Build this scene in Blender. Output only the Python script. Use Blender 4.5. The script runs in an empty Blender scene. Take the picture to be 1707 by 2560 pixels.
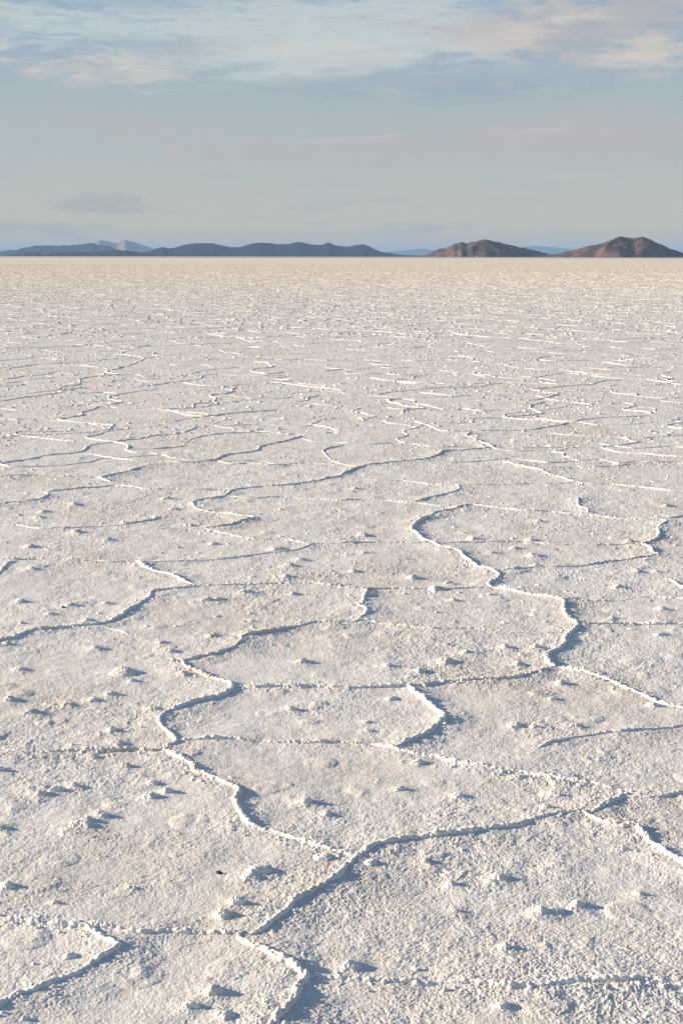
import bpy, math, random
import numpy as np
R = math.radians
scn = bpy.context.scene
col = scn.collection

# ------------------------------------------------------------------ camera
CAM_H = 1.60
FPX = 3555.0                     # focal length in pixels of the 1707 x 2560 photograph (50 mm upright)
HORIZON = 641.5
PITCH = math.atan((1280.0 - HORIZON) / FPX)
ROLL = R(0.10)
cam_d = bpy.data.cameras.new('camera')
cam_d.sensor_fit = 'VERTICAL'; cam_d.sensor_height = 36.0
cam_d.lens = FPX / 2560.0 * 36.0
cam_d.clip_start = 0.05; cam_d.clip_end = 300000.0
cam = bpy.data.objects.new('camera', cam_d); col.objects.link(cam)
cam.location = (0, 0, CAM_H)
from mathutils import Matrix
cam.rotation_euler = (Matrix.Rotation(R(90) - PITCH, 4, 'X') @ Matrix.Rotation(ROLL, 4, 'Z')).to_euler()
scn.camera = cam

# ------------------------------------------------------------------ light
SUN_EL, SUN_AZ = 15.5, -82.0     # azimuth from +Y (the view) towards +X: the sun stands at the left, a little ahead
scn.view_settings.view_transform = 'Standard'
scn.view_settings.look = 'None'
scn.view_settings.exposure = 0.90
scn.view_settings.gamma = 1.0
sun_d = bpy.data.lights.new('sun', 'SUN')
sun_d.energy = 4.8; sun_d.angle = R(0.5); sun_d.color = (1.0, 0.835, 0.625)
sun = bpy.data.objects.new('sun', sun_d); col.objects.link(sun)
sun.rotation_euler = (R(90 - SUN_EL), 0, R(180 - SUN_AZ))
sun.location = (-30, 12, 20)

def L(r, g, b):                  # sRGB 0..255 to linear
    return tuple(((c / 255) / 12.92 if c / 255 <= 0.04045 else ((c / 255 + 0.055) / 1.055) ** 2.4) for c in (r, g, b)) + (1,)

class NT:
    def __init__(s, tree): s.t = tree; s.n = tree.nodes; s.l = tree.links
    def put(s, sock, v):
        if hasattr(v, 'is_output'): s.l.new(v, sock)
        elif v is not None: sock.default_value = v
    def m(s, op, a, b=None, c=None, clamp=False):
        n = s.n.new('ShaderNodeMath'); n.operation = op; n.use_clamp = clamp
        s.put(n.inputs[0], a); s.put(n.inputs[1], b); s.put(n.inputs[2], c)
        return n.outputs[0]
    def noise(s, vec, scale, detail=4, rough=0.5, dist=0.0):
        n = s.n.new('ShaderNodeTexNoise'); s.put(n.inputs['Vector'], vec)
        n.inputs['Scale'].default_value = scale; n.inputs['Detail'].default_value = detail
        n.inputs['Roughness'].default_value = rough; n.inputs['Distortion'].default_value = dist
        return n.outputs['Fac']
    def mix(s, f, a, b, typ='MIX'):
        n = s.n.new('ShaderNodeMix'); n.data_type = 'RGBA'; n.blend_type = typ
        s.put(n.inputs[0], f); s.put(n.inputs[6], a); s.put(n.inputs[7], b)
        return n.outputs[2]
    def rng(s, v, a, b, c=0.0, d=1.0, smooth=True):
        n = s.n.new('ShaderNodeMapRange'); n.clamp = True
        if smooth: n.interpolation_type = 'SMOOTHSTEP'
        s.put(n.inputs[0], v)
        for i, k in enumerate((a, b, c, d)): n.inputs[i + 1].default_value = k
        return n.outputs[0]
    def xyz(s, x, y, z=0.0):
        n = s.n.new('ShaderNodeCombineXYZ'); s.put(n.inputs[0], x); s.put(n.inputs[1], y); s.put(n.inputs[2], z)
        return n.outputs[0]
    def sep(s, v):
        n = s.n.new('ShaderNodeSeparateXYZ'); s.l.new(v, n.inputs[0]); return n.outputs

world = bpy.data.worlds.new('World'); scn.world = world; world.use_nodes = True
w = NT(world.node_tree)
for n in list(w.n): w.n.remove(n)
sky = w.n.new('ShaderNodeTexSky'); sky.sky_type = 'NISHITA'; sky.sun_disc = False
sky.sun_elevation = R(SUN_EL); sky.sun_rotation = R(SUN_AZ)
sky.altitude = 3650; sky.air_density = 1.0; sky.dust_density = 1.2; sky.ozone_density = 2.0
tc = w.n.new('ShaderNodeTexCoord')
dx, dy, dz = w.sep(tc.outputs['Generated'])
az = w.m('ARCTAN2', dx, dy)                       # 0 = straight ahead
el = w.m('ARCSINE', dz)
# thin veil and cloud banks, laid out by azimuth and elevation (radians)
warp = w.noise(w.xyz(w.m('MULTIPLY', az, 6.0), w.m('MULTIPLY', el, 20.0), 3.1), 1.0, 5, 0.55)
wz = w.m('MULTIPLY_ADD', w.m('SUBTRACT', warp, 0.5), 0.085, az)
we = w.m('MULTIPLY_ADD', w.m('SUBTRACT', warp, 0.5), 0.022, el)
streak = w.noise(w.xyz(w.m('MULTIPLY', wz, 13.0), w.m('MULTIPLY', we, 62.0), 1.7), 1.0, 8, 0.58, 0.35)
fine = w.noise(w.xyz(w.m('MULTIPLY', wz, 42.0), w.m('MULTIPLY', we, 230.0), 7.7), 1.0, 6, 0.6, 0.3)
tex = w.m('MULTIPLY_ADD', fine, 0.55, w.m('MULTIPLY', streak, 0.72))
tex = w.rng(tex, 0.40, 0.86)
def blob(px, py, rx, ry, amp=1.0, tilt=0.0):
    """soft cloud patch, centre and radii given as they measure on the photograph's sky"""
    a0 = (px - 853) / FPX; e0 = (HORIZON - py) / FPX
    u = w.m('SUBTRACT', wz, a0); v = w.m('SUBTRACT', we, e0)
    if tilt: v = w.m('MULTIPLY_ADD', u, tilt, v)
    u = w.m('MULTIPLY', u, FPX / rx); v = w.m('MULTIPLY', v, FPX / ry)
    q = w.m('ADD', w.m('MULTIPLY', u, u), w.m('MULTIPLY', v, v))
    return w.m('MULTIPLY', w.m('EXPONENT', w.m('MULTIPLY', q, -1.0)), amp)
def blobs(lst):
    s = None
    for b in lst:
        o = blob(*b); s = o if s is None else w.m('ADD', s, o)
    return s
def shaped(b, k0, k1, lo=0.0, hi=1.0):
    return w.rng(w.m('ADD', b, w.m('MULTIPLY', w.m('SUBTRACT', tex, 0.5), 1.15)), k0, k1, lo, hi)
SKY_STRENGTH = 0.085
def C(r, g, b):                                    # a display colour as sky radiance at this exposure
    k = 1.0 / (SKY_STRENGTH * 2 ** scn.view_settings.exposure)
    c = L(r, g, b); return (c[0] * k, c[1] * k, c[2] * k, 1)
# the veil of thin high cloud in front of the clear sky, warmer and denser towards the horizon
g1 = w.mix(w.rng(el, 0.0, 0.075), C(212, 196, 166), C(182, 189, 186))
g2 = w.mix(w.rng(el, 0.06, 0.20), g1, C(142, 170, 194))
veil = w.rng(el, 0.14, 0.65, 0.95, 0.18)
base = w.mix(veil, sky.outputs[0], g2)
# bright cream cirrus, pale blue-grey sheets and mauve grey banks
pale = shaped(blobs([(560, 90, 620, 80, 0.85), (840, 165, 400, 60, 0.95), (620, 225, 300, 18, 0.5, -0.12), (1050, 60, 330, 60, 0.5), (60, 90, 160, 60, 0.3), (300, 150, 300, 50, 0.3)]), 0.15, 1.15)
base = w.mix(w.m('MULTIPLY', pale, 0.85), base, C(200, 210, 211))
blue = shaped(blobs([(380, 155, 190, 34, 0.75), (900, 262, 420, 50, 0.45), (330, 45, 240, 34, 0.7), (1300, 230, 300, 40, 0.4), (1690, 45, 90, 30, 0.9)]), 0.2, 1.1)
base = w.mix(w.m('MULTIPLY', blue, 0.52), base, C(131, 160, 184))
mauve = shaped(blobs([(1480, 90, 330, 85, 1.0), (1270, 120, 130, 40, 0.8), (1560, 360, 350, 60, 0.95), (1000, 388, 470, 30, 1.0), (620, 380, 280, 26, 0.95), (250, 330, 180, 34, 0.7), (1290, 350, 260, 45, 0.6),
                      (1300, 10, 260, 12, 0.6)]), 0.15, 1.05)
base = w.mix(w.m('MULTIPLY', mauve, 0.72), base, C(190, 184, 183))
grey = shaped(blobs([(290, 508, 120, 20, 1.1), (330, 525, 100, 8, 0.8), (110, 575, 270, 30, 0.75), (1180, 580, 250, 30, 0.35), (590, 532, 22, 5, 0.8)]), 0.2, 1.0)
base = w.mix(w.m('MULTIPLY', grey, 0.42), base, C(150, 160, 170))
cream = shaped(blobs([(260, 212, 230, 42, 1.05), (400, 232, 140, 14, 0.6), (1620, 165, 130, 46, 1.3), (1360, 82, 130, 32, 1.0), (1215, 42, 80, 14, 0.9), (1250, 130, 100, 32, 0.8), (790, 160, 200, 34, 0.8), (1060, 170, 150, 26, 0.6),
                      (940, 256, 90, 16, 0.7), (440, 382, 60, 14, 0.8), (850, 357, 120, 9, 0.8), (1270, 355, 90, 9, 0.6), (195, 484, 40, 8, 0.9), (300, 537, 50, 6, 0.6),
                      (10, 165, 40, 36, 0.5), (1410, 450, 60, 5, 0.7), (580, 360, 160, 6, 0.5)]), 0.22, 1.5)
base = w.mix(w.m('MULTIPLY', cream, 0.68), base, C(222, 212, 199))
bg = w.n.new('ShaderNodeBackground'); bg.inputs['Strength'].default_value = SKY_STRENGTH
w.l.new(base, bg.inputs['Color'])
wo = w.n.new('ShaderNodeOutputWorld'); w.l.new(bg.outputs[0], wo.inputs['Surface'])

# ------------------------------------------------------------------ numpy noise
def _h(ix, iy, seed):
    n = (ix.astype(np.int64) * 374761393 + iy.astype(np.int64) * 668265263 + seed * 974634777) & 0xffffffff
    n = ((n ^ (n >> 13)) * 1274126177) & 0xffffffff
    n = (n ^ (n >> 16)) & 0xffffffff
    return n.astype(np.float32) / np.float32(4294967295.0)
def vnoise(x, y, seed=0):
    ix = np.floor(x); iy = np.floor(y)
    fx = (x - ix).astype(np.float32); fy = (y - iy).astype(np.float32)
    fx = fx * fx * (3 - 2 * fx); fy = fy * fy * (3 - 2 * fy)
    ix = ix.astype(np.int64); iy = iy.astype(np.int64)
    a = _h(ix, iy, seed); b = _h(ix + 1, iy, seed); c = _h(ix, iy + 1, seed); d = _h(ix + 1, iy + 1, seed)
    return (a + (b - a) * fx) * (1 - fy) + (c + (d - c) * fx) * fy
def fbm(x, y, seed=0, octv=4, gain=0.5):
    s = 0; a = 1.0; t = 0
    for o in range(octv):
        s = s + a * vnoise(x, y, seed + o * 17); t += a; a *= gain
        x, y = x * 1.7 + y * 1.1 + 5.3, y * 1.7 - x * 1.1 + 9.1
    return s / t
def bumps(x, y, seed=0, keep=1.0, rad=0.75):
    """rounded grains: 1 at a grain's centre, 0 beyond its radius"""
    ix = np.floor(x).astype(np.int64); iy = np.floor(y).astype(np.int64)
    best = np.zeros(x.shape, np.float32)
    for ox in (-1, 0, 1):
        for oy in (-1, 0, 1):
            cx = ix + ox; cy = iy + oy
            px = cx + _h(cx, cy, seed); py = cy + _h(cx, cy, seed + 5)
            r = rad * (0.55 + 0.45 * _h(cx, cy, seed + 9))
            d2 = ((x - px) ** 2 + (y - py) ** 2).astype(np.float32)
            v = np.sqrt(np.clip(1 - d2 / (r * r), 0, 1)) * r / rad
            if keep < 1.0: v = v * (_h(cx, cy, seed + 13) < keep)
            np.maximum(best, v, out=best)
    return best

# ------------------------------------------------------------------ from the photograph's pixels to the salt flat
M_cam = cam.rotation_euler.to_matrix()
def at(px, py):
    from mathutils import Vector
    d = M_cam @ Vector((px - 853.5, -(py - 1280.0), -FPX))
    t = -CAM_H / d.z
    return d.x * t, d.y * t
ZO = {'a': (0, 640), 'b': (854, 640), 'c': (0, 1150), 'd': (854, 1150), 'e': (0, 1650), 'f': (854, 1650), 'g': (0, 2060), 'h': (854, 2060)}
def zpt(z, x, y):
    ox, oy = ZO[z]; return at(ox + x * 0.54464, oy + y * 0.54464)
def path(spec):
    """'c 0,78 120,75 ... d 0,590': measured points; a letter names the crop they were measured in"""
    z = None; pts = []
    for tok in spec.split():
        if tok in ZO: z = tok
        else:
            x, y = tok.split(','); pts.append(zpt(z, float(x), float(y)))
    return np.array(pts)

def smooth_path(P, step):
    P = np.asarray(P, float)
    if len(P) < 3:
        P = np.vstack([P[0], (P[0] + P[-1]) / 2, P[-1]])
    Q = np.vstack([2 * P[0] - P[1], P, 2 * P[-1] - P[-2]])
    out = []
    for i in range(1, len(Q) - 2):
        p0, p1, p2, p3 = Q[i - 1:i + 3]
        n = max(3, int(np.hypot(*(p2 - p1)) / (step * 3)))
        t = np.linspace(0, 1, n, endpoint=False)[:, None]
        a = 0.5 * (2 * p1 + (p2 - p0) * t + (2 * p0 - 5 * p1 + 4 * p2 - p3) * t ** 2 + (3 * p1 - p0 - 3 * p2 + p3) * t ** 3)
        lin = p1 + (p2 - p1) * t
        out.append(0.65 * a + 0.35 * lin)
    out.append(P[-1][None])
    C_ = np.vstack(out)
    s = np.concatenate([[0], np.cumsum(np.hypot(*np.diff(C_, axis=0).T))])
    n = max(4, int(s[-1] / step))
    q = np.linspace(0, s[-1], n)
    return np.stack([np.interp(q, s, C_[:, 0]), np.interp(q, s, C_[:, 1])], 1), q

# name, strength, label, group, paths        (each path may carry its own strength)
RIDGES = [
 ('sharp salt ridge with a bent corner near the left border', 
   [(0.95, 'c 910,580 830,590 760,598 690,608 685,635 640,660 590,695 550,725 500,752 440,765 380,772 300,780 220,787 130,800 50,825 0,838 -80,856'), (0.3, 'c 490,765 560,785 600,800')]),
 ('straight bright salt ridge slanting down to the right, left of the middle distance', [(0.8, 'c 600,470 620,475 660,500 720,522 800,545 860,568 910,580')]),
 ('thin stretch of salt ridge lying level across the middle distance towards the long zigzag ridge', [(0.45, 'c 910,580 1000,583 1100,578 1200,575 1300,572 1430,568 1500,578 1568,582 d 0,590 100,597 220,598 350,600 450,598 580,592 690,590')]),
 ('long zigzag salt ridge left of the centre with the widest blue shadows on its right', 
   [(1.0, 'c 1568,750 1440,752 1380,765 1260,790 1180,805 1110,820 1105,845 1060,870 980,895 900,910 820,925 780,928 e 810,12 830,45 870,65 920,85 980,105 1030,120 1040,145 1000,175 930,200 870,225 790,250 740,275 735,300 760,335 790,360 800,385 760,398 760,412')]),
 ('lumpy salt ridge descending to the right from the long zigzag ridge in the left foreground', 
   [(1.1, 'e 760,412 830,455 870,485 880,520 930,545 1000,580 1060,610 1045,650 1070,700 1100,750 1160,785 1250,805 1350,840 1450,865 1540,888 f 40,905 80,920')]),
 ('low rust-edged salt ridge running level from the left border to the zigzag ridge', [(0.85, 'e -40,400 0,410 60,430 200,435 350,428 500,430 600,420 700,422 750,412')]),
 ('thin salt ridge running level from the zigzag ridge to the middle of the foreground', [(0.7, 'e 800,385 950,378 1080,378 1200,385 1400,395 1568,392 f 60,398 130,395')]),
 ('long foreground salt ridge curving from the right border region down to the lower centre', 
   [(1.1, 'f 1110,710 1000,720 900,738 800,765 680,782 560,800 400,818 280,835 180,860 130,890 80,925 30,965 0,1000 g 1500,290 1420,325 1340,360 1300,400 1240,450 1180,490 1130,505')]),
 ('thickest crusted salt ridge at the bottom centre, bent like an elbow near the picture edge', 
   [(1.2, 'g 1130,505 1120,525 1180,560 1230,590 1290,635 1340,660 1390,705 1400,725 1360,760 1350,800 1330,840 1290,880 1260,918 1230,960')]),
 ('thin wavering salt ridge running level along the bottom right of the picture', 
   [(0.68, 'g 1400,722 1450,715 1500,720 1568,722 h 60,728 200,738 350,748 480,748 620,752 750,770 860,775 960,770 1080,755 1180,755 1280,758 1400,745 1568,755 1640,760')]),
 ('faint crumbly salt ridge running level from the left border to the bottom centre', [(0.6, 'g -60,435 0,440 90,442 200,455 350,465 500,475 620,490 740,492 900,497 1050,497 1120,502')]),
 ('smooth arrow-shaped salt ridge cutting off the bottom left corner', 
   [(0.95, 'g 390,480 430,520 490,555 540,580 500,610 440,645 370,690 290,720 230,750 180,780 100,805 40,835 0,865 -60,900')]),
 ('thick sunlit salt ridge sloping down to the right border in the foreground', [(1.25, 'f 1110,710 1160,740 1220,765 1280,780 1340,785 1370,820 1420,865 1470,905 1530,935 1568,955 1640,985')]),
 ('long beaded salt ridge sloping across the right foreground and hooking back at its end', 
   [(0.95, 'f 130,395 200,408 260,430 330,445 420,455 500,480 600,500 700,515 800,522 900,545 1000,565 1100,580 1180,590 1240,605'), (1.0, 'f 1240,605 1252,630 1200,655 1140,690 1110,710')]),
 ('short salt ridge leading from the hooked ridge level to the right border', [(1.0, 'f 1250,628 1320,632 1440,635 1568,622 1640,618')]),
 ('very faint salt ridge seen mainly by its shadow, curving up to the right border', [(0.42, 'f 860,415 950,385 1060,372 1200,355 1330,340 1450,325 1568,295 1640,280')]),
 ('arrow-shaped salt ridge pointing right in the centre of the foreground', [(0.95, 'f 310,130 360,165 410,205 460,230 500,255 495,285 450,310 380,350 310,380 240,408')]),
 ('gently curved salt ridge running left from the tall right-hand ridge', 
   [(0.75, 'f 975,40 900,65 820,88 700,98 600,103 500,108 400,115 300,125 180,130 80,135 0,137 e 1450,132 1300,132 1200,132 1040,128')]),
 ('beaded salt ridge sloping from the tall right-hand ridge down to the right border', [(0.75, 'f 975,40 1080,60 1170,85 1240,115 1290,145 1380,175 1450,195 1568,218 1640,230')]),
 ('tall lumpy salt ridge right of the centre with ragged blue shadows', 
   [(1.35, 'd 690,590 770,600 850,620 950,635 1020,650 1030,680 1055,720 1080,755 1070,775 1020,795 1000,820 1005,855 970,885 940,905 940,935 975,960 f 975,40')]),
 ('level salt ridge running from the tall right-hand ridge to the right border', [(0.6, 'd 1080,768 1180,762 1300,758 1450,758 1568,755 1640,752')]),
 ('thin salt ridge running level to the right border above the tall right-hand ridge', [(0.35, 'd 1040,652 1150,655 1280,655 1380,640 1440,638 1568,642 1640,645')]),
 ('short crusted salt ridge standing like a hook in the centre of the picture', [(0.95, 'd 150,597 120,600 108,625 100,655 80,680 130,700 105,735 90,745')]),
 ('faint broken salt ridge crossing the plate between the two zigzag ridges', [(0.3, 'c 1440,752 1568,755 d 100,745 200,760 400,785 600,790 800,795 1000,795')]),
 ('S-shaped salt ridge winding down to the right through the middle distance', 
   [(1.15, 'd 600,210 520,232 450,245 400,265 350,280 320,295 310,320 340,350 370,375 410,385 440,405 480,412 530,430 550,455 590,480 620,495 680,510 720,535 700,560 670,578 690,590')]),
 ('crumbled salt ridge running level right from the top of the S-shaped ridge', [(0.55, 'd 600,210 700,222 770,228 850,240 960,240 1060,252 1130,255 1200,262 1300,270 1400,273 1450,272')]),
 ('crooked salt ridge near the right border with jagged blue shadows', [(1.25, 'd 1450,272 1490,288 1445,310 1440,345 1410,370 1360,390 1390,405 1400,430 1440,440'), (0.9, 'd 1490,270 1568,262 1640,258')]),
 ('thin salt ridge linking the crooked right-hand ridge with the S-shaped ridge', [(0.6, 'd 1440,440 1330,455 1200,468 1100,485 1000,490 900,490 800,500 720,510')]),
 ('thin level salt ridge crossing behind the S-shaped ridge', [(0.42, 'c 1420,392 1568,390 d 100,385 250,382 400,382'), (0.3, 'd 430,385 600,378 850,375 1000,385 1370,388')]),
 ('small beaded salt ridge between two plates on the right of the middle distance', [(0.9, 'd 1100,175 1080,190 1090,215 1130,230 1115,252')]),
 ('bright salt ridge stub slanting to the right border in the middle distance', [(0.6, 'd 1480,545 1530,570 1568,588 1620,605')]),
 ('C-shaped salt ridge left of the centre opening to the right', 
   [(1.05, 'd 0,75 c 1480,92 1400,105 1300,118 1200,122 1100,132 1048,140 1030,165 980,180 910,188 905,205 925,232 960,243 1040,250 1110,262 1160,270 1100,293 1050,310 950,322 920,322'), (0.35, 'c 1040,170 1150,182 1240,175 1350,178 1470,185 1568,192 d 80,188 180,192 250,195 345,200')]),
 ('beaded salt ridge sloping away right below the C-shaped ridge', [(0.55, 'c 920,322 980,335 1080,355 1180,370 1300,375 1420,390')]),
 ('dark-edged salt ridge rising gently to the right below the C-shaped ridge', [(0.62, 'c 1480,388 1440,392 1380,415 1300,430 1180,440 1080,450 960,460 850,467 740,470 620,475'), (0.55, 'c -40,455 80,460 170,458 260,462 360,467 440,470 500,475 600,472'), (0.7, 'c 75,468 40,478 0,510 -30,530')]),
 ('faint salt ridge crossing the left half of the middle distance', [(0.4, 'c 0,300 100,305 190,318 300,318 400,312 500,308'), (0.65, 'c 500,308 570,305 620,292 700,275 720,264'), (0.4, 'c 640,315 740,320 860,322 920,322')]),
 ('double-kinked salt ridge climbing to the far right of the middle distance', [(0.9, 'd 520,115 550,135 540,150 480,163 400,178 345,198'), (0.55, 'd 345,200 420,210 480,215'), (0.45, 'd 95,95 200,100 310,102 400,110 520,115'), (0.4, 'd 540,117 700,117 860,113 1000,113 1080,108')]),
 ('bright salt ridge slanting down to the right in the far right middle distance', [(0.9, 'b 750,945 850,970 930,985 d 935,58 980,75 1030,90 1075,105'), (0.55, 'd 1080,105 1150,112 1220,112 1330,122 1400,130 1500,145 1568,148 1640,152'), (0.6, 'd 950,42 1060,38 1200,35 1300,25 1400,15 1560,12')]),
 ('hooked salt ridge by the left border of the middle distance', [(0.85, 'c 175,155 215,165 190,185 110,198 50,203 0,212 -40,218'), (0.4, 'c 510,115 420,125 320,135 220,150'), (0.3, 'c -30,157 80,157 170,158')]),
 ('salt ridge rising to the right from the left of the middle distance', [(0.9, 'c 512,100 480,85 560,68 640,42 700,22'), (0.55, 'c 760,12 860,15 1000,8 1060,18 1140,18 1250,25 1400,18 1568,28'), (0.5, 'c -30,78 120,75 300,78 440,82 480,85'), (0.5, 'c 515,118 600,125 680,132 780,135 900,140 1045,140')]),
 ('salt ridge curving up to a hooked far end in the middle of the picture', [(1.0, 'd 0,75 40,45 80,30 160,22 300,8 b 380,936 460,900 540,895 620,885 690,880'), (0.95, 'b 690,880 640,862 590,838 565,832 600,815')]),
]
FAR = [  # traced ridges farther out: they go into the far network
 (0.8, 'a 950,350 1000,362 1080,375 1130,385 1180,395'), (1.0, 'a 690,410 600,430 550,448 600,455 650,465 640,490 590,505 540,520 490,535 520,545 450,555 370,565 380,580 330,598'),
 (0.6, 'a 640,465 720,465'), (0.8, 'a 410,605 350,608 260,620 255,630 150,645 80,655 0,668'), (0.7, 'a 0,600 50,593 120,590'), (0.9, 'a 0,525 60,512 150,503'),
 (0.7, 'a 0,565 100,555 200,545 270,530'), (0.9, 'a 740,610 640,622 560,635 500,645 500,655 550,670 450,688'), (1.1, 'a 460,693 370,715 390,735 350,742 285,750 350,762 440,770 515,778 500,795 460,803'),
 (0.5, 'a 285,750 180,748 60,750'), (1.1, 'a 1090,605 1060,620 1035,635 980,640 1000,660 990,680 950,693 860,700 780,708 760,706'), (0.9, 'a 760,710 830,722 930,740 1030,728 1150,718 1270,710'),
 (0.7, 'a 520,805 300,805 160,805 70,810 75,825 150,835 270,850 400,855'), (1.0, 'a 480,860 420,870 390,900 340,910 220,920 130,938 0,955'), (0.8, 'a 340,910 430,915 550,930 640,940'),
 (0.9, 'a 920,785 850,805 780,820 700,828 600,845 480,860'), (0.9, 'a 1420,770 1480,785 1568,802'), (1.3, 'a 1568,812 1520,806 1470,812'), (1.0, 'a 1390,825 1330,845 1250,865 1180,880 1150,895 1040,915 1000,935 850,948 740,945'),
 (0.9, 'a 1170,485 1220,490 1225,510 1150,523 1220,540 1300,535'), (0.8, 'a 1190,580 1300,585 1400,600 1568,615'), (0.9, 'a 1370,670 1410,665 1400,650 1450,640'), (0.8, 'a 960,545 880,570 780,585 620,605'),
 (0.8, 'a 1480,530 1568,520'), (0.9, 'b 120,560 200,570 300,580 400,590'), (0.7, 'b 740,580 600,600 450,605 270,622 180,640'), (0.9, 'b 350,628 450,635 520,640 520,648'),
 (1.1, 'b 300,655 240,660 230,672 300,690 380,698 290,705 280,718'), (0.9, 'b 60,740 100,758'), (0.9, 'b 340,755 390,780 440,803 530,808 700,805 870,800'), (0.9, 'b 1270,568 1200,572 1160,590 1050,598 930,608 860,612 930,625 1000,632 960,650 870,663'),
 (1.1, 'b 930,672 880,685 870,700 900,722 800,735 740,740 850,750 1050,765 950,785 870,800'), (1.0, 'b 1330,628 1350,643'), (1.1, 'b 1300,675 1350,690 1300,705 1400,715 1440,725'), (0.6, 'b 1050,765 1100,750 1300,740 1410,735'),
 (1.1, 'b 1568,762 1480,780 1568,795'), (0.9, 'b 930,812 1100,825 1300,832 1350,850 1380,855 1250,870 1200,880 1260,900 1400,910 1568,925'), (0.7, 'b 1380,835 1568,822'), (0.8, 'b 1180,488 1300,500 1450,505'),
 (0.8, 'b 590,530 660,550 860,555 970,575'), (0.9, 'b 500,340 530,355 590,365'), (0.8, 'b 380,412 310,425'), (0.9, 'b 540,455 610,470 620,490'), (0.7, 'b 1120,515 1240,525'), (0.7, 'b 1130,550 1250,562 1400,568 1568,590'),
 (0.7, 'b 0,340 150,345 310,358'), (0.7, 'b 1020,438 1200,430'), (0.7, 'b 860,472 960,465'), (0.5, 'b 700,880 900,882 1100,880 1200,882'), (0.6, 'b 1240,335 1290,325'), (0.7, 'a 0,425 200,420 430,410 520,425'),
 (0.6, 'b 860,560 1000,540 1130,545'), (0.6, 'a 100,360 170,345'), (0.6, 'a 750,325 860,328'),
]

# mounds: crop, x, y, width on the photograph (crop pixels), height factor
MOUNDS = [('g',370,8,110,1.0),('g',35,298,60,1.0),('g',1190,228,110,1.1),('g',1085,372,70,1.3),('g',1020,428,80,1.0),('g',980,785,80,1.3),('g',875,848,70,1.0),('g',1030,890,80,0.9),('g',1480,160,70,.9),('g',320,618,60,.7),('g',255,370,30,.7),
 ('g',1150,255,80,.7),('g',600,300,50,.6),('g',350,470,60,1.0),
 ('h',720,258,60,1.1),('h',505,285,40,1.0),('h',515,403,50,.9),('h',912,412,50,1.2),('h',1080,376,65,1.1),('h',745,578,50,.9),('h',1360,330,50,.8),('h',40,662,80,1.3),('h',730,850,60,.9),('h',370,180,60,.8),('h',980,405,60,.5),
 ('h',130,190,60,.8),('h',1280,120,50,.6),
 ('e',90,48,50,.9),('e',565,70,90,1.0),('e',610,103,40,.9),('e',508,163,50,1.2),('e',430,188,50,.9),('e',310,210,60,.8),('e',145,248,70,1.1),('e',45,188,60,.8),('e',1335,232,50,1.0),('e',510,330,50,1.0),('e',535,393,60,1.1),
 ('e',190,622,50,1.0),('e',260,605,60,1.0),('e',340,588,50,.9),('e',690,632,60,1.1),('e',770,610,50,1.1),('e',350,768,50,1.1),('e',400,745,60,1.2),('e',465,718,55,1.3),('e',1405,660,60,1.4),('e',1500,714,40,.9),('e',700,570,50,1.0),
 ('e',5,773,50,1.0),('e',5,513,40,1.0),('e',700,230,60,.9),('e',840,75,60,1.0),('e',1480,915,70,1.0),('e',580,490,50,.8),('e',430,450,50,.9),
 ('f',490,18,60,1.1),('f',1005,115,50,1.3),('f',940,685,40,1.4),('f',268,600,50,1.0),('f',810,548,90,1.0),('f',1425,215,50,1.0),('f',225,188,60,.9),('f',1070,312,50,.9),('f',790,308,60,.9),('f',880,315,40,.8),('f',120,290,40,.7),('f',120,330,40,.6),
 ('f',965,185,50,.7),('f',530,630,60,.8),('f',980,630,50,.8),('f',350,480,60,.8),('f',380,935,50,.8),('f',1290,875,50,.7),
 ('d',95,350,45,1.2),('d',325,550,55,1.1),('d',490,572,45,1.0),('d',430,600,55,1.3),('d',880,445,60,1.3),('d',890,490,50,1.1),('d',690,430,40,1.1),('d',905,283,35,1.0),('d',605,368,45,1.1),('d',1265,588,60,1.2),('d',1350,515,50,1.1),('d',1242,726,14,1.6),
 ('d',1465,690,45,1.3),('d',475,935,80,1.4),('d',810,946,50,1.1),('d',870,372,60,1.0),('d',745,868,50,1.1),('d',355,978,50,1.0),('d',215,955,40,.9),('d',60,138,35,1.1),('d',510,650,30,1.0),('d',570,892,50,1.0),('d',890,870,35,1.1),('d',50,518,40,1.0),
 ('d',1320,378,40,1.1),('d',1490,215,40,1.2),('d',1460,808,60,.9),('d',790,408,40,.9),('d',1440,515,35,1.0),('d',680,625,30,.8),
 ('c',140,404,50,1.2),('c',355,338,45,1.2),('c',145,508,45,1.2),('c',1330,490,45,1.3),('c',1130,615,60,1.1),('c',950,650,60,1.3),('c',490,660,40,1.1),('c',325,672,45,1.1),('c',975,818,60,1.2),('c',438,868,45,1.2),('c',95,966,50,1.1),('c',570,978,90,1.3),
 ('c',1390,935,50,1.3),('c',100,653,40,1.0),('c',1380,462,40,1.1),('c',870,305,45,1.1),('c',770,180,50,1.2),('c',740,845,50,.8),('c',1310,545,50,1.0),('c',1150,745,35,.8),('c',1340,625,40,.9),('c',1270,415,60,1.1),('c',340,208,35,1.0),('c',200,240,35,1.0),
 ('c',1000,645,40,1.0),('c',410,742,40,.8),('c',230,712,45,.8),('c',180,268,45,1.0),('c',980,392,40,1.0),('c',500,373,40,1.0),('c',800,228,40,1.0),('c',30,850,40,1.0),('c',790,885,45,.9)]

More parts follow.
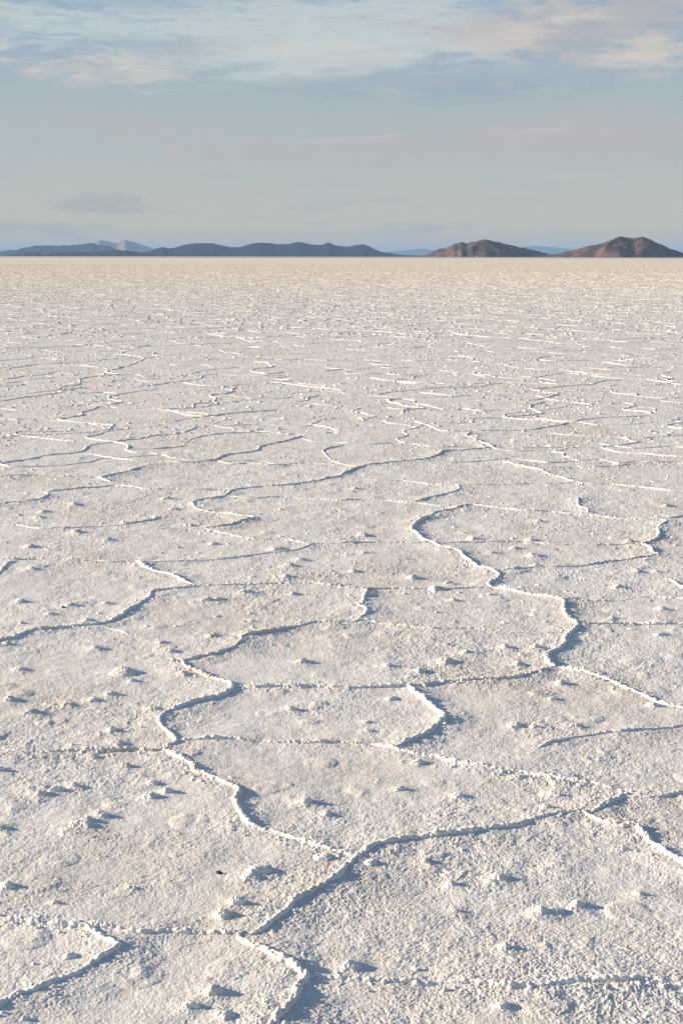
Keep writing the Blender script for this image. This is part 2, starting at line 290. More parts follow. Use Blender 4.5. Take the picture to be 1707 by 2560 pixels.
# ------------------------------------------------------------------ the relief of the salt crust
GX0, GY0, GS = -4.6, 1.6, 0.02                 # raster of the swellings under the near ridges and mounds
GW, GHt = int(9.2 / GS), int(20 / GS)
swell = np.zeros((GHt, GW), np.float32)
def splat(x, y, h, s):
    cx = (x - GX0) / GS; cy = (y - GY0) / GS; r = int(3 * s / GS) + 1
    i0, i1 = max(0, int(cx) - r), min(GW, int(cx) + r + 1); j0, j1 = max(0, int(cy) - r), min(GHt, int(cy) + r + 1)
    if i0 >= i1 or j0 >= j1: return
    I = np.arange(i0, i1)[None, :] - cx; J = np.arange(j0, j1)[:, None] - cy
    g = h * np.exp(-(I * I + J * J) * (GS * GS / (2 * s * s)))
    swell[j0:j1, i0:i1] = np.maximum(swell[j0:j1, i0:i1], g)
ridge_paths = []
for label, ps in RIDGES:
    for st, spec in ps:
        P, q = smooth_path(path(spec), 0.03)
        for i, (x, y) in enumerate(P):
            if y < 22: splat(x, y, 0.006 * min(1.1, st + .15) * (0.7 + 0.6 * math.sin(i * .37) ** 2), 0.035 + 0.02 * st)
for z, x, y, wd, hf in MOUNDS:
    gx, gy = zpt(z, x, y); splat(gx, gy, 0.006 * hf, wd * 0.54464 / FPX * math.hypot(gy, CAM_H) * 0.7)
def swell_at(x, y):
    fx = np.clip((x - GX0) / GS, 0, GW - 2); fy = np.clip((y - GY0) / GS, 0, GHt - 2)
    ix = fx.astype(np.int32); iy = fy.astype(np.int32); fx = fx - ix; fy = fy - iy
    v = (swell[iy, ix] * (1 - fx) + swell[iy, ix + 1] * fx) * (1 - fy) + (swell[iy + 1, ix] * (1 - fx) + swell[iy + 1, ix + 1] * fx) * fy
    inside = (x > GX0) & (x < GX0 + 9.2) & (y > GY0) & (y < GY0 + 20)
    return np.where(inside, v, 0)
def ground_base(x, y):
    """everything but the grains"""
    z = 0.012 * (fbm(x / 1.3, y / 1.3, 3, 3) - 0.5) + 0.0130 * (fbm(x / 0.20, y / 0.20, 11, 4, 0.6) - 0.5)
    m = bumps(x / 0.19, y / 0.19, 31, 0.3, 0.33)                       # scattered low humps
    z = z + 0.0045 * m * (0.3 + 1.2 * vnoise(x / .03, y / .03, 77))
    return z + swell_at(x, y)
def grains(xs, ys, extra=0.0):
    """the crystals and the rumpled skin of the crust"""
    patch = fbm(xs / 0.38, ys / 0.38, 91, 4, 0.6)
    rough = 0.46 + 1.55 * np.clip(patch - 0.34, 0, 1) + extra
    wx = xs + 0.008 * vnoise(xs / .012, ys / .012, 5) + .02 * vnoise(xs / .05, ys / .05, 15); wy = ys + 0.008 * vnoise(xs / .012, ys / .012, 6) + .02 * vnoise(xs / .05, ys / .05, 16)
    rump = np.clip(fbm(wx / 0.040, wy / 0.040, 47, 3, 0.6) - 0.52, 0, 1) * 0.012 * np.clip(rough - .3, 0, 2)
    return rough * (0.0011 * bumps(wx / 0.016, wy / 0.016, 41, 0.7) + 0.0023 * bumps(wx / 0.0052, wy / 0.0052, 43, 0.85, 0.66)) + rump
def ground_full(x, y):
    z = ground_base(x, y)
    near = y < 26
    out = z.copy()
    xs, ys = x[near], y[near]
    d = grains(xs, ys, np.clip(swell_at(xs, ys) / 0.006, 0, 1) * 0.3)
    out[near] += d.astype(out.dtype)
    return out

def mesh_obj(name, V, F, mat, smooth=True, loc=(0, 0, 0), parent=None):
    me = bpy.data.meshes.new(name)
    V = np.asarray(V, np.float32); F = np.asarray(F, np.int32)
    me.vertices.add(len(V)); me.vertices.foreach_set('co', V.ravel())
    k = F.shape[1]
    me.loops.add(F.size); me.loops.foreach_set('vertex_index', F.ravel())
    me.polygons.add(len(F)); me.polygons.foreach_set('loop_start', np.arange(0, F.size, k, dtype=np.int32))
    if smooth: me.polygons.foreach_set('use_smooth', np.ones(len(F), bool))
    me.update(calc_edges=True); me.materials.append(mat)
    o = bpy.data.objects.new(name, me); col.objects.link(o); o.location = loc
    if parent: o.parent = parent
    return o
def grid_faces(nr, nc, off=0):
    i = np.arange(nr - 1)[:, None] * nc + np.arange(nc - 1)[None, :]
    return np.stack([i, i + 1, i + 1 + nc, i + nc], -1).reshape(-1, 4) + off
def tag(o, label=None, cat=None, group=None, kind=None):
    if label: o['label'] = label
    if cat: o['category'] = cat
    if group: o['group'] = group
    if kind: o['kind'] = kind
    return o

# ------------------------------------------------------------------ materials
def new_mat(name):
    m = bpy.data.materials.new(name); m.use_nodes = True
    t = NT(m.node_tree)
    for n in list(t.n): t.n.remove(n)
    b = t.n.new('ShaderNodeBsdfPrincipled'); o = t.n.new('ShaderNodeOutputMaterial')
    t.l.new(b.outputs[0], o.inputs['Surface'])
    return m, t, b
def salt_material(name, ridge=False):
    m, t, b = new_mat(name)
    g = t.n.new('ShaderNodeNewGeometry'); P = g.outputs['Position']
    x, y, z = t.sep(P)
    n1 = t.noise(P, 1.1, 5, 0.6); n2 = t.noise(P, 9.0, 4, 0.6); n3 = t.noise(P, 130.0, 3, 0.65)
    white = t.mix(t.rng(n2, 0.35, 0.65), (0.79, 0.755, 0.71, 1), (0.85, 0.825, 0.79, 1))
    dust = t.m('MULTIPLY', t.rng(n1, 0.42, 0.68), t.rng(n2, 0.3, 0.62))
    c = t.mix(t.m('MULTIPLY', dust, 0.7), white, (0.70, 0.61, 0.52, 1))
    c = t.mix(t.rng(n3, 0.54, 0.68, 0, 0.55), c, (0.58, 0.47, 0.38, 1))
    if ridge:
        c = t.mix(0.75, c, (0.90, 0.87, 0.82, 1))
        st = t.m('MULTIPLY', t.rng(t.noise(P, 2.3, 4, 0.6), 0.52, 0.66), t.rng(n3, 0.35, 0.6))
        c = t.mix(t.m('MULTIPLY', st, 0.65), c, (0.62, 0.40, 0.25, 1))
    else:
        # far salt painted warm and bright like sunlit facets at a grazing view, brown streaks of mud between the far plates, a grey mirage line painted near the edge of the flat
        far = t.rng(y, 25.0, 110.0)
        c = t.mix(t.m('MULTIPLY', far, 0.9), c, (0.89, 0.76, 0.61, 1))
        sv = t.xyz(t.m('MULTIPLY', x, 1.6), t.m('MULTIPLY', y, 0.45))
        sn = t.noise(sv, 1.0, 6, 0.7)
        band = t.m('MULTIPLY', t.rng(y, 18.0, 60.0), t.rng(y, 200.0, 500.0, 1, 0))
        c = t.mix(t.m('MULTIPLY', band, t.rng(sn, 0.54, 0.68, 0, 0.6)), c, (0.46, 0.36, 0.28, 1))
        mirage_line = t.m('MULTIPLY', t.rng(y, 1500.0, 1900.0), t.rng(y, 2900.0, 3600.0, 1, 0))
        c = t.mix(mirage_line, c, (0.34, 0.36, 0.40, 1))
    t.l.new(c, b.inputs['Base Color'])
    b.inputs['Roughness'].default_value = 0.62
    b.inputs['Specular IOR Level'].default_value = 0.35
    bm = t.n.new('ShaderNodeBump'); bm.inputs['Strength'].default_value = 0.9; bm.inputs['Distance'].default_value = 0.0022
    t.l.new(t.noise(P, 190.0, 3, 0.65), bm.inputs['Height'])
    nrm = bm.outputs[0]
    if not ridge:
        b2 = t.n.new('ShaderNodeBump'); b2.inputs['Strength'].default_value = 1.0; b2.inputs['Distance'].default_value = 0.03
        hz = t.m('MULTIPLY', t.noise(P, 9.0, 5, 0.75), t.rng(y, 10.0, 40.0))
        t.l.new(hz, b2.inputs['Height']); t.l.new(nrm, b2.inputs['Normal']); nrm = b2.outputs[0]
        b3 = t.n.new('ShaderNodeBump'); b3.inputs['Strength'].default_value = 1.0; b3.inputs['Distance'].default_value = 0.14
        hz = t.m('MULTIPLY', t.noise(P, 3.2, 5, 0.75), t.rng(y, 40.0, 160.0))
        t.l.new(hz, b3.inputs['Height']); t.l.new(nrm, b3.inputs['Normal']); nrm = b3.outputs[0]
    t.l.new(nrm, b.inputs['Normal'])
    return m
salt = salt_material('salt_crust')
salt_r = salt_material('salt_ridge_crust', True)

# ------------------------------------------------------------------ the salt flat: one sheet, finest near the viewer
rows = [-3000, -1000, -400, -150, -60, -25, -10, -4, -1.5, 0.0, .6, 1.0, 1.3, 1.5]
d = 1.6
while d < 2.4: rows.append(d); d += 0.006
while d < 420: rows.append(d); d += max(0.0024, 0.62 * d * d / 2275.0)
while d < 65000: rows.append(d); d *= 1.16
rows.append(65000.0)
rows = np.array(rows)
UD = 0.29
u = np.linspace(-1, 1, 1080)
s_out = []; k = 0.0; st_ = 0.0012
while k < 1.0:
    k += st_; st_ *= 1.075; s_out.append(min(k, 1.0))
s_out = np.array(s_out)
ys = rows[:, None]
wd = UD * (np.maximum(ys, 1.0) + 1.6)
outr = wd * (1 + 0) + (s_out[None, :] ** 1.0) * 12 * wd
outr[:, -1] = 65000
X = np.concatenate([-outr[:, ::-1], u[None, :] * wd, outr], 1)
Y = np.repeat(ys, X.shape[1], 1)
Z = ground_full(X.ravel(), Y.ravel())
far_f = np.clip((60.0 - np.abs(Y.ravel())) / 40.0, 0.0, 1.0)
Zf = Z * (0.25 + 0.75 * far_f)
V = np.stack([X.ravel(), Y.ravel(), Zf], 1)
flat = mesh_obj('ground', V, grid_faces(X.shape[0], X.shape[1]), salt)
tag(flat, 'vast flat crust of rough white salt reaching to the horizon', 'ground', kind='structure')
print('ground', X.shape)

# ------------------------------------------------------------------ ridges
def ribbon(P, q, st, D, seed, taper=True):
    """a lumpy crest along a path: returns vertices and faces"""
    n = len(P)
    ncr = 17 if D < 6 else (11 if D < 14 else (7 if D < 30 else 5))
    st = max(st, 0.28 + 0.72 * st)
    T = np.gradient(P, axis=0); T /= np.maximum(1e-9, np.hypot(T[:, 0], T[:, 1]))[:, None]
    N = np.stack([-T[:, 1], T[:, 0]], 1)
    wig = 0.016 * (fbm(q / 0.10, q * 0 + seed, seed, 3) - 0.5) + 0.05 * (vnoise(q / 0.35, q * 0 + seed, seed + 4) - 0.5)
    if D > 7: wig = wig + min(0.22, 0.010 * D) * (fbm(q / 0.55, q * 0 + seed, seed + 14, 3) - 0.5)
    P = P + N * wig[:, None]
    env = 0.45 + 0.95 * fbm(q / 0.11, q * 0 + 3.3, seed + 7, 3) + 0.35 * (vnoise(q / 0.5, q * 0, seed + 8) - 0.5)
    thin = np.clip((vnoise(q / 0.14, q * 0 + 1, seed + 21) - (0.55 - 0.9 * st)) * 4, 0.3, 1)      # weak ridges break up
    env = env * thin * (0.76 + 0.46 * bumps(q / 0.034, q * 0 + .5, seed + 31, 0.8, 0.8))
    if taper:
        e = np.minimum(q, q[-1] - q) / 0.10; env *= np.clip(0.4 + e, 0, 1)
    h = (0.0036 + 0.0060 * st) * env
    wdt = (0.0040 + 0.0039 * st) * (0.6 + 0.5 * env)
    if D > 7: h = h * 0.92
    if D > 14: wdt = wdt * 1.1
    th = np.linspace(-0.35, math.pi + 0.35, ncr)
    A, B = np.meshgrid(q, th, indexing='ij')
    arc = B * wdt[:, None]
    r = 1 + 0.0 * A
    if D < 30:
        l1 = bumps(A / 0.014 + seed, arc / 0.013 + 9, seed + 1, 1.0, 0.85); l2 = bumps(A / 0.0085 + seed, arc / 0.0085 + 5, seed + 2, 0.9, 0.8)
        r = 0.54 + 0.56 * l1 + 0.38 * l2
    off = np.cos(B) * wdt[:, None] * r; up = np.sin(B) * h[:, None] * r
    x = P[:, 0:1] + N[:, 0:1] * off; y = P[:, 1:2] + N[:, 1:2] * off
    gz = ground_base(P[:, 0], P[:, 1])
    if D > 25: gz = gz * (0.25 + 0.75 * np.clip((60 - P[:, 1]) / 40, 0, 1))
    z = gz[:, None] + 0.001 + up
    return np.stack([x, y, z], -1).reshape(-1, 3), grid_faces(n, ncr)
for ri, (label, ps) in enumerate(RIDGES):
    Vs, Fs, off = [], [], 0
    for pi, (st, spec) in enumerate(ps):
        P0 = path(spec); D = float(P0[:, 1].mean()); D0 = float(P0[:, 1].min())
        P, q = smooth_path(P0, max(0.0028, 0.75 * D0 / 1422))
        v, f = ribbon(P, q, st, D0, 100 + ri * 13 + pi * 3)
        Vs.append(v); Fs.append(f + off); off += len(v)
    V = np.vstack(Vs); c = np.array([V[:, 0].mean(), V[:, 1].mean(), 0.0])
    o = mesh_obj('salt_ridge', V - c, np.vstack(Fs), salt_r, loc=tuple(c))
    tag(o, label, 'salt ridge', 'raised ridges between the plates of the salt flat')

# far network: traced ridges plus the honeycomb of plates running to the horizon
Vs, Fs, off = [], [], 0
def add_far(P0, st, seed, step=None):
    global off
    D0 = max(6.0, float(P0[:, 1].min()))
    P, q = smooth_path(P0, step or 0.8 * D0 / 1422)
    v, f = ribbon(P, q, st, D0, seed)
    Vs.append(v); Fs.append(f + off); off += len(v)
for i, (st, spec) in enumerate(FAR): add_far(path(spec), st * 1.0, 1000 + i * 7)
rng = random.Random(5)
from mathutils import noise as mnoise
def honeycomb(cell, y0, y1, st0, keep, seed):
    """edges of an irregular honeycomb: jittered rows of hexagon corners"""
    global off
    rr = random.Random(seed)
    hx, hy = cell * math.sqrt(3) / 2, cell
    def corner(i, j):
        # corner lattice of a brick-like honeycomb
        k = (i * 73856093 ^ j * 19349663 ^ seed * 83492791) & 0xffffff
        r1 = ((k * 1103515245 + 12345) >> 8 & 0xffff) / 65535.0; r2 = ((k * 22695477 + 1) >> 7 & 0xffff) / 65535.0
        x = i * hx / 1.0; y = j * 1.5 * cell / 1.0 + (0.25 * cell if (i + j) % 2 == 0 else -0.25 * cell)
        return np.array([x + (r1 - .5) * cell * .75, y0 + y + (r2 - .5) * cell * .85])
    nj = int((y1 - y0) / (1.5 * cell))
    for j in range(nj):
        yy = y0 + j * 1.5 * cell
        half = 0.28 * yy + 1.5
        ni = int(half / hx) + 1
        for i in range(-ni, ni + 1):
            a = corner(i, j); segs = [corner(i + 1, j)]
            if (i + j) % 2 == 0: segs.append(corner(i, j + 1))
            for b in segs:
                if rr.random() > keep: continue
                st = st0 * (0.35 + 0.9 * rr.random() ** 1.6)
                L_ = np.hypot(*(b - a)); nn = np.array([-(b - a)[1], (b - a)[0]])
                pts = [a]
                for t in (0.25, 0.5, 0.75): pts.append(a + (b - a) * t + nn * (rr.random() - .5) * 0.34)
                pts.append(b)
                D = min(a[1], b[1])
                if D < y0 - cell: continue
                add_far(np.array(pts), st, rr.randrange(1, 9999), step=max(0.9 * D / 1422, L_ / 60))
honeycomb(0.95, 11.0, 24, 0.50, 0.9, 3)
honeycomb(1.05, 24, 62, 0.42, 0.95, 4)
honeycomb(1.3, 62, 150, 0.7, 0.9, 6)
net = mesh_obj('salt_ridge_network', np.vstack(Vs), np.vstack(Fs), salt_r)
tag(net, 'countless low salt ridges meshed over the far part of the flat', 'salt ridges', kind='stuff')
print('far verts', off)

# ------------------------------------------------------------------ loose clumps of salt, too many to count
g_ = np.random.default_rng(9)
def clumps(n, y0, y1, w0, w1, hk, pts=None):
    yy = np.sqrt(g_.random(n) * (y1 * y1 - y0 * y0) + y0 * y0); xx = (g_.random(n) * 2 - 1) * (0.27 * yy + 0.6)
    keep = fbm(xx / 1.1, yy / 1.1, 71, 3) + 0.25 * g_.random(n) > 0.58
    xx, yy = xx[keep], yy[keep]
    if pts is not None:                            # crumbs broken off along the ridges
        k = g_.integers(0, len(pts), n); sg = np.abs(g_.normal(0, 0.030, n)) + 0.008; an0 = g_.random(n) * 6.283
        xx = pts[k, 0] + sg * np.cos(an0); yy = pts[k, 1] + sg * np.sin(an0)
        sel = fbm(xx / .25, yy / .25, 72, 2) > 0.45; xx, yy = xx[sel], yy[sel]
    n = len(xx)
    rw = (w0 + (w1 - w0) * g_.random(n) ** 2.2) / 2; asp = 0.35 + 0.6 * g_.random(n); an = (g_.random(n) - .5) * 2.2
    nr, na = 4, 9
    rr, aa = np.meshgrid(np.array([0.05, .4, .75, 1.0]), np.linspace(0, 2 * np.pi, na), indexing='ij')
    R_ = rr[None] * (0.7 + 0.6 * vnoise(np.cos(aa)[None] * 1.3 + np.arange(n)[:, None, None] * 3.7, np.sin(aa)[None] * 1.3 + 0 * aa[None], 5))
    lx = R_ * np.cos(aa) * rw[:, None, None]; ly = R_ * np.sin(aa) * (rw * asp)[:, None, None]
    ca, sa = np.cos(an)[:, None, None], np.sin(an)[:, None, None]
    x = xx[:, None, None] + lx * ca - ly * sa; y = yy[:, None, None] + lx * sa + ly * ca
    hh = rw * hk * (0.6 + 0.8 * g_.random(n))
    z = hh[:, None, None] * np.array([1, .85, .4, -.12])[None, :, None] * (0.65 + 0.7 * vnoise(x / .02, y / .02, 8))
    gb = ground_base(xx, yy) * np.where(yy > 20, 0.25 + 0.75 * np.clip((60 - yy) / 40, 0, 1), 1)
    z = z + gb[:, None, None]
    V = np.stack([x, y, z], -1).reshape(-1, 3)
    f = grid_faces(nr, na)[None] + (np.arange(n) * nr * na)[:, None, None]
    return V, f.reshape(-1, 4)
cv, cf, co = [], [], 0
near_pts = np.vstack([smooth_path(path(spec), 0.02)[0] for _, ps in RIDGES for st, spec in ps if st > 0.5])
near_pts = near_pts[near_pts[:, 1] < 14]
for a_ in ((9000, 2, 3, 0.006, 0.022, 0.7, near_pts), (5000, 6, 14, 0.012, 0.04, 0.42), (9000, 12, 28, 0.02, 0.075, 0.38), (52000, 28, 90, 0.03, 0.15, 0.28), (60000, 90, 300, 0.1, 0.4, 0.16)):
    v, f = clumps(*a_); cv.append(v); cf.append(f + co); co += len(v)
tag(mesh_obj('salt_clumps', np.vstack(cv), np.vstack(cf), salt), 'countless small crumbs and clumps of salt strewn over the crust', 'salt clumps', kind='stuff')
print('clumps', co)

# ------------------------------------------------------------------ mounds
SIDES = {'a': 'far', 'c': 'in the left middle distance', 'd': 'in the right middle distance', 'e': 'in the left foreground', 'f': 'in the right foreground', 'g': 'in the bottom left foreground', 'h': 'in the bottom right foreground'}
SPECIAL = {('g', 980, 785): 'lumpy salt mound left of the thick elbow ridge at the bottom', ('g', 1085, 372): 'steep curved salt mound with a dark shadow left of the long foreground ridge',
 ('g', 1190, 228): 'long smooth salt mound lying right of the dark brown scrap', ('h', 40, 662): 'large salt mound just above the level ridge at the bottom centre',
 ('h', 1080, 376): 'larger of two salt mounds side by side in the bottom right plate', ('h', 912, 412): 'small pointed salt mound left of the larger one in the bottom right plate',
 ('h', 720, 258): 'rounded salt mound with a dark shadow below the long foreground ridge', ('f', 940, 685): 'small upright salt lump above the junction of ridges in the right foreground',
 ('d', 1242, 726): 'tiny upright salt knob standing alone right of the tall lumpy ridge', ('e', 1405, 660): 'isolated salt mound with a long shadow in the centre of the foreground plate',
 ('e', 465, 718): 'highest lump of the salt heap in the left foreground', ('d', 475, 935): 'broad salt mound in the middle of the central plate', ('c', 1330, 490): 'dark-shadowed salt mound left of the central hooked ridge',
 ('c', 570, 978): 'broad crumbly salt mound left of the long zigzag ridge', ('f', 810, 548): 'hollow crumbly salt mound touching the beaded ridge in the right foreground', ('e', 145, 248): 'crumbly salt mound near the left border above the rust-edged ridge'}
for mi, (z, px, py, wpx, hf) in enumerate(MOUNDS):
    gx, gy = zpt(z, px, py)
    sl = math.hypot(gy, CAM_H)
    rx = wpx * 0.54464 / FPX * sl * 0.66; ry = rx * (0.55 + 0.5 * ((mi * 37) % 10) / 10)
    hh = 0.0088 * hf * (0.75 + 0.25 * min(1.5, rx / 0.03))
    ang = R(-25 + (mi * 53) % 70)
    nr, na = (30, 80) if gy < 5 else ((16, 40) if gy < 10 else (9, 22))
    rr_, aa = np.meshgrid(np.linspace(0.02, 1, nr), np.linspace(0, 2 * math.pi, na), indexing='ij')
    lx = rr_ * np.cos(aa) * rx; ly = rr_ * np.sin(aa) * ry
    edge = 0.75 + 0.5 * vnoise(np.cos(aa) * 1.6 + mi, np.sin(aa) * 1.6 + mi * 2, 7)
    lx, ly = lx * edge, ly * edge
    x = lx * math.cos(ang) - ly * math.sin(ang); y = lx * math.sin(ang) + ly * math.cos(ang)
    prof = (1 - rr_ ** 2) ** 1.3 * (0.55 + 0.9 * fbm((gx + x) / .045, (gy + y) / .045, 63, 3))
    wx, wy = gx + x, gy + y
    zz = hh * prof + grains(wx.ravel(), wy.ravel(), 0.8).reshape(wx.shape) - 0.005 * rr_ ** 3
    gz = float(ground_base(np.array([gx]), np.array([gy]))[0])
    V = np.stack([x, y, zz], -1).reshape(-1, 3)
    o = mesh_obj('salt_mound', V, grid_faces(nr, na), salt_r, loc=(gx, gy, gz))
    lab = SPECIAL.get((z, px, py)) or ('small low white salt mound ' + SIDES[z])
    tag(o, lab, 'salt mound', 'small salt mounds scattered over the crust')

# dark scraps lying on the salt
mp, tp, bp = new_mat('dark_grit')
tp.l.new(tp.mix(tp.noise(None, 40.0, 3), (0.03, 0.02, 0.015, 1), (0.16, 0.07, 0.03, 1)), bp.inputs['Base Color'])
bp.inputs['Roughness'].default_value = 0.8
for label, (z, px, py), sz in (('dark brown scrap lying on the salt left of a long mound at the bottom', ('g', 1005, 232), 0.009), ('tiny rust brown pebble on the salt in the left middle distance', ('c', 292, 682), 0.010)):
    gx, gy = zpt(z, px, py)
    th, ph = np.meshgrid(np.linspace(0, math.pi, 12), np.linspace(0, 2 * math.pi, 20), indexing='ij')
    r = 0.6 + 0.7 * vnoise(th * 2.2 + sz * 900, np.cos(ph) * 2 + 4, 8)
    V = np.stack([sz * r * np.sin(th) * np.cos(ph), 0.6 * sz * r * np.sin(th) * np.sin(ph), 0.45 * sz * r * np.cos(th)], -1).reshape(-1, 3)
    gz = float(ground_base(np.array([gx]), np.array([gy]))[0])
    tag(mesh_obj('pebble', V, grid_faces(12, 20), mp, loc=(gx, gy, gz + 0.004)), label, 'pebble')

# ------------------------------------------------------------------ hills
def rock_material(name, lo, hi, pale):
    m, t, b = new_mat(name)
    g = t.n.new('ShaderNodeNewGeometry'); P = g.outputs['Position']
    n1 = t.noise(P, 0.013, 6, 0.65, 0.6); n2 = t.noise(P, 0.06, 5, 0.7, 0.4)
    c = t.mix(t.rng(n1, 0.42, 0.58), lo, hi)
    c = t.mix(t.rng(n2, 0.55, 0.72, 0, 0.8), c, pale)
    t.l.new(c, b.inputs['Base Color']); b.inputs['Roughness'].default_value = 0.95
    b.inputs['Specular IOR Level'].default_value = 0.1
    bm = t.n.new('ShaderNodeBump'); bm.inputs['Strength'].default_value = 0.8; bm.inputs['Distance'].default_value = 14.0
    t.l.new(n2, bm.inputs['Height']); t.l.new(bm.outputs[0], b.inputs['Normal'])
    return m
HZ = {1: (0, .36352), 2: (540, .36352), 3: (1020, .21684), 4: (1340, .23406)}
def sil(spec):
    z = None; pts = []
    for tok in spec.split():
        if tok in '1234': z = int(tok)
        else:
            x, y = tok.split(','); o, k = HZ[z]; pts.append((o + float(x) * k, 560 + float(y) * k))
    return pts
def hill(name, label, dist, spec, mat, depth, spurs=(), rough=0.25, seed=1, cell=None, nx=420, nt=90):
    pts = sil(spec); px = np.array([p[0] for p in pts]); py = np.array([p[1] for p in pts])
    base_row = HORIZON + (px - 853.5) * math.tan(ROLL)
    hx = (px - 853.5) / FPX * dist; hh = np.maximum(0.0, (base_row - py)) / FPX * dist + CAM_H
    xs = np.linspace(hx[0], hx[-1], nx)
    H = np.interp(xs, hx, hh)
    k_ = np.array([1, 2, 3, 2, 1.]) / 9; H = np.convolve(np.pad(H, 2, mode='edge'), k_, 'valid')
    H *= np.clip(np.minimum(np.arange(nx), np.arange(nx)[::-1]) / 6, 0, 1)
    t = np.linspace(-1, 1, nt)                   # -1 = foot towards the viewer, 1 = foot on the far side
    XX, TT = np.meshgrid(xs, t, indexing='ij')
    Hm = H[:, None]
    prof = np.clip(1 - np.abs(TT) ** 1.25, 0, 1)
    cell = cell or depth * 0.35
    wq = depth * 0.5 * (fbm(XX / cell / 1.6, TT * depth / cell / 1.3, seed + 3, 3) - .5)
    xw = XX + wq + TT * depth * 0.35 * (vnoise(XX / cell / 2.5, TT * 0, seed + 6) - .5) * 2
    r1 = 1 - np.abs(2 * fbm(xw / cell, TT * depth / cell * 0.6, seed, 2, 0.5) - 1) * 2.2
    r2 = 1 - np.abs(2 * fbm((xw + wq) / cell * 2.3, TT * depth / cell * 1.7, seed + 9, 3, 0.55) - 1) * 2.2
    env = np.clip((1 - np.abs(TT)) * 3, 0, 1) * (0.3 + 0.7 * np.clip(np.abs(TT) * 2.5, 0, 1))
    carve = np.clip(0.55 - 0.5 * r1, 0, 1) * 0.6 + np.clip(0.55 - 0.5 * r2, 0, 1) * 0.6
    env = np.clip(np.abs(TT) * 3.0, 0, 1) ** 0.8
    Zc = prof * (1 - env * rough * 2.0 * np.clip(carve, 0, 1))
    for (xt, xb, amp, wd_) in spurs:             # spurs run from the crest down to the foot in front
        xs0 = (xt - 853.5) / FPX * dist; xs1 = (xb - 853.5) / FPX * dist; ww = wd_ / FPX * dist
        xc = xs0 + (xs1 - xs0) * np.clip(-TT, 0, 1)
        dd = (XX - xc) / ww
        g_ = np.where(dd > 0, np.exp(-dd * 1.6), np.exp(dd * 0.55)) * (TT < 0.15) * np.clip((1 + TT) * 5, 0, 1) * np.clip(1.15 - np.abs(TT + .35) * 0.9, 0, 1)
        Zc = Zc + amp * g_ * (1 - Zc) * 0.9 * np.clip(-TT * 5 + .2, 0, 1)
    Zc = np.clip(Zc, 0, None)
    ZZ = Hm * Zc
    ZZ[:, 0] = -1; ZZ[:, -1] = -1
    YY = dist + TT * depth * (0.25 + 0.75 * np.clip(Hm / hh.max(), 0, 1))
    # keep the outline where it was measured: widen with the distance of each row
    XO = XX * (YY / dist)
    ZO_ = (ZZ - CAM_H) * (YY / dist) + CAM_H
    ZO_ = np.where(ZZ <= 0, -1, ZO_)
    c = np.array([XO.mean(), dist, 0.0])
    V = np.stack([XO, YY, ZO_], -1).reshape(-1, 3) - c
    o = mesh_obj(name, V, grid_faces(nx, nt)[:, ::-1], mat, loc=tuple(c), smooth=True)
    tag(o, label, 'hill', kind='structure')
    return o
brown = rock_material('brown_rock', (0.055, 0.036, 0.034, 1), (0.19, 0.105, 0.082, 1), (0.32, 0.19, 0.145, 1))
dark = rock_material('shade_tinted_rock', (0.004, 0.011, 0.026, 1), (0.008, 0.016, 0.032, 1), (0.030, 0.034, 0.044, 1))  # the blue shade lying on these ranges is put into the rock colour
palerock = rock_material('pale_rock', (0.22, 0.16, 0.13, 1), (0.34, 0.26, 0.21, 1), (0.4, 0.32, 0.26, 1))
hill('mountain', 'reddish brown twin-topped mountain at the right end of the horizon', 6500,
     '4 40,335 120,325 190,318 250,298 320,292 400,265 460,250 510,235 600,222 680,198 740,175 790,150 825,137 860,140 920,148 970,155 1000,150 1060,142 1090,147 1130,160 1180,185 1230,210 1280,225 1320,245 1350,262 1400,275 1450,290 1520,318 1568,332 1700,350 1800,356',
     brown, 420, [(1536, 1490, .9, 26), (1594, 1650, .6, 26), (1500, 1440, .35, 14), (1560, 1548, .2, 12)], 0.24, 5)
hill('mountain', 'reddish brown mountain with blue shadowed gullies right of the centre on the horizon', 7600,
     '3 100,368 160,362 230,335 290,305 330,287 400,280 440,265 500,232 545,225 580,210 610,215 640,228 690,212 720,205 740,207 790,190 840,180 870,180 920,192 970,205 1010,210 1060,228 1120,240 1180,250 1230,270 1300,277 1380,298 1440,310 1500,330 1568,340 4 60,326 130,325 200,326 300,335 400,345 480,350',
     brown, 520, [(1147, 1105, .5, 20), (1203, 1165, .7, 26), (1204, 1250, .4, 18), (1265, 1295, .4, 18)], 0.28, 11)
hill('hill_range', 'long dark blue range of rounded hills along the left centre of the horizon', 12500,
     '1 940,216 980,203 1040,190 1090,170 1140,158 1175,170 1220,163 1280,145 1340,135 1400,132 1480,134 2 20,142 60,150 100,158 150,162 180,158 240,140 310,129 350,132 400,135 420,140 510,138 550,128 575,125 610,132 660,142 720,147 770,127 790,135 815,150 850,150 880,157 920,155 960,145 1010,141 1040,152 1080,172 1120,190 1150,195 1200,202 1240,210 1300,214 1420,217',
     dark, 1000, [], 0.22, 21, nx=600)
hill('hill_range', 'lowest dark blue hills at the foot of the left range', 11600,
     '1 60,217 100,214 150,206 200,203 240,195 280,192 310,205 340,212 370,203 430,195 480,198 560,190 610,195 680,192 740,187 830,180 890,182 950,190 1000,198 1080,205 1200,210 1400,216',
     dark, 500, [], 0.3, 23, nx=500)
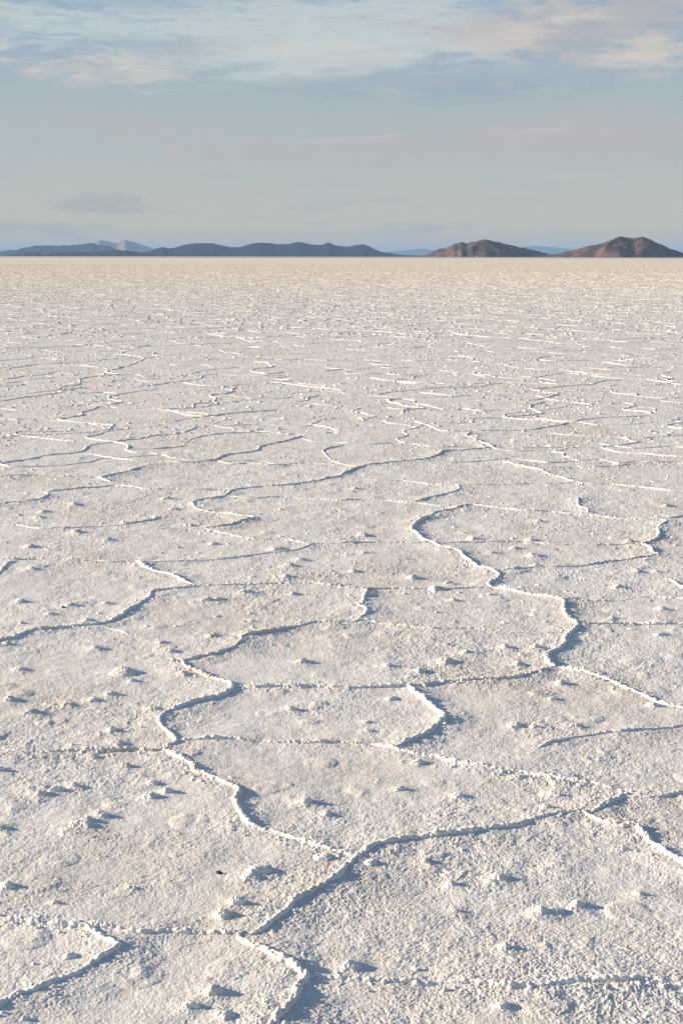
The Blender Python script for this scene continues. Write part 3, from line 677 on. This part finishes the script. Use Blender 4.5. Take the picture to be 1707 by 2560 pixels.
hill('hill_range', 'grey blue hill range at the left end of the horizon', 17500,
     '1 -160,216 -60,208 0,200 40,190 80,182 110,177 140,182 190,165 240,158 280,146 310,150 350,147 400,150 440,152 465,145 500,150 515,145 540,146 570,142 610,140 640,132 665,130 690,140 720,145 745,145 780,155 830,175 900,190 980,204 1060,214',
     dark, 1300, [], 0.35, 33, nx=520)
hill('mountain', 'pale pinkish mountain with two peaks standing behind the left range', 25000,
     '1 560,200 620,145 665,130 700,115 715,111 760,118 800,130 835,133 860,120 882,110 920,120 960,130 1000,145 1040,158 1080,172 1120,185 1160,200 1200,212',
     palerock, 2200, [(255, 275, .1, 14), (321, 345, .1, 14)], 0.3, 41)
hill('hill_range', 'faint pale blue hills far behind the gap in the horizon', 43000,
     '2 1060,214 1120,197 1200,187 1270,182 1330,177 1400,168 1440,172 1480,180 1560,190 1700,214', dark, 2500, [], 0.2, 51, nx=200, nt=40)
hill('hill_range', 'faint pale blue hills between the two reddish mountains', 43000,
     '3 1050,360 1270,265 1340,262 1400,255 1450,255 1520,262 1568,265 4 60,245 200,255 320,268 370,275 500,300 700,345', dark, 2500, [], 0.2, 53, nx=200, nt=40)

# ------------------------------------------------------------------ haze
hm = bpy.data.materials.new('haze_air'); hm.use_nodes = True
t = NT(hm.node_tree)
for n in list(t.n): t.n.remove(n)
pv = t.n.new('ShaderNodeVolumePrincipled'); pv.inputs['Color'].default_value = (0.38, 0.61, 0.95, 1); pv.inputs['Density'].default_value = 3.6e-5
ho = t.n.new('ShaderNodeOutputMaterial'); t.l.new(pv.outputs[0], ho.inputs['Volume'])
bx0, bx1, by0, by1, bz0, bz1 = -70000, 70000, -5000, 66000, -2.2, 345
V = [(x, y, z) for z in (bz0, bz1) for y in (by0, by1) for x in (bx0, bx1)]
hz = mesh_obj('haze', V, [(0, 2, 3, 1), (4, 5, 7, 6), (0, 1, 5, 4), (2, 6, 7, 3), (0, 4, 6, 2), (1, 3, 7, 5)], hm, smooth=False)
tag(hz, 'thin bluish air fading the far hills', 'haze', kind='stuff')
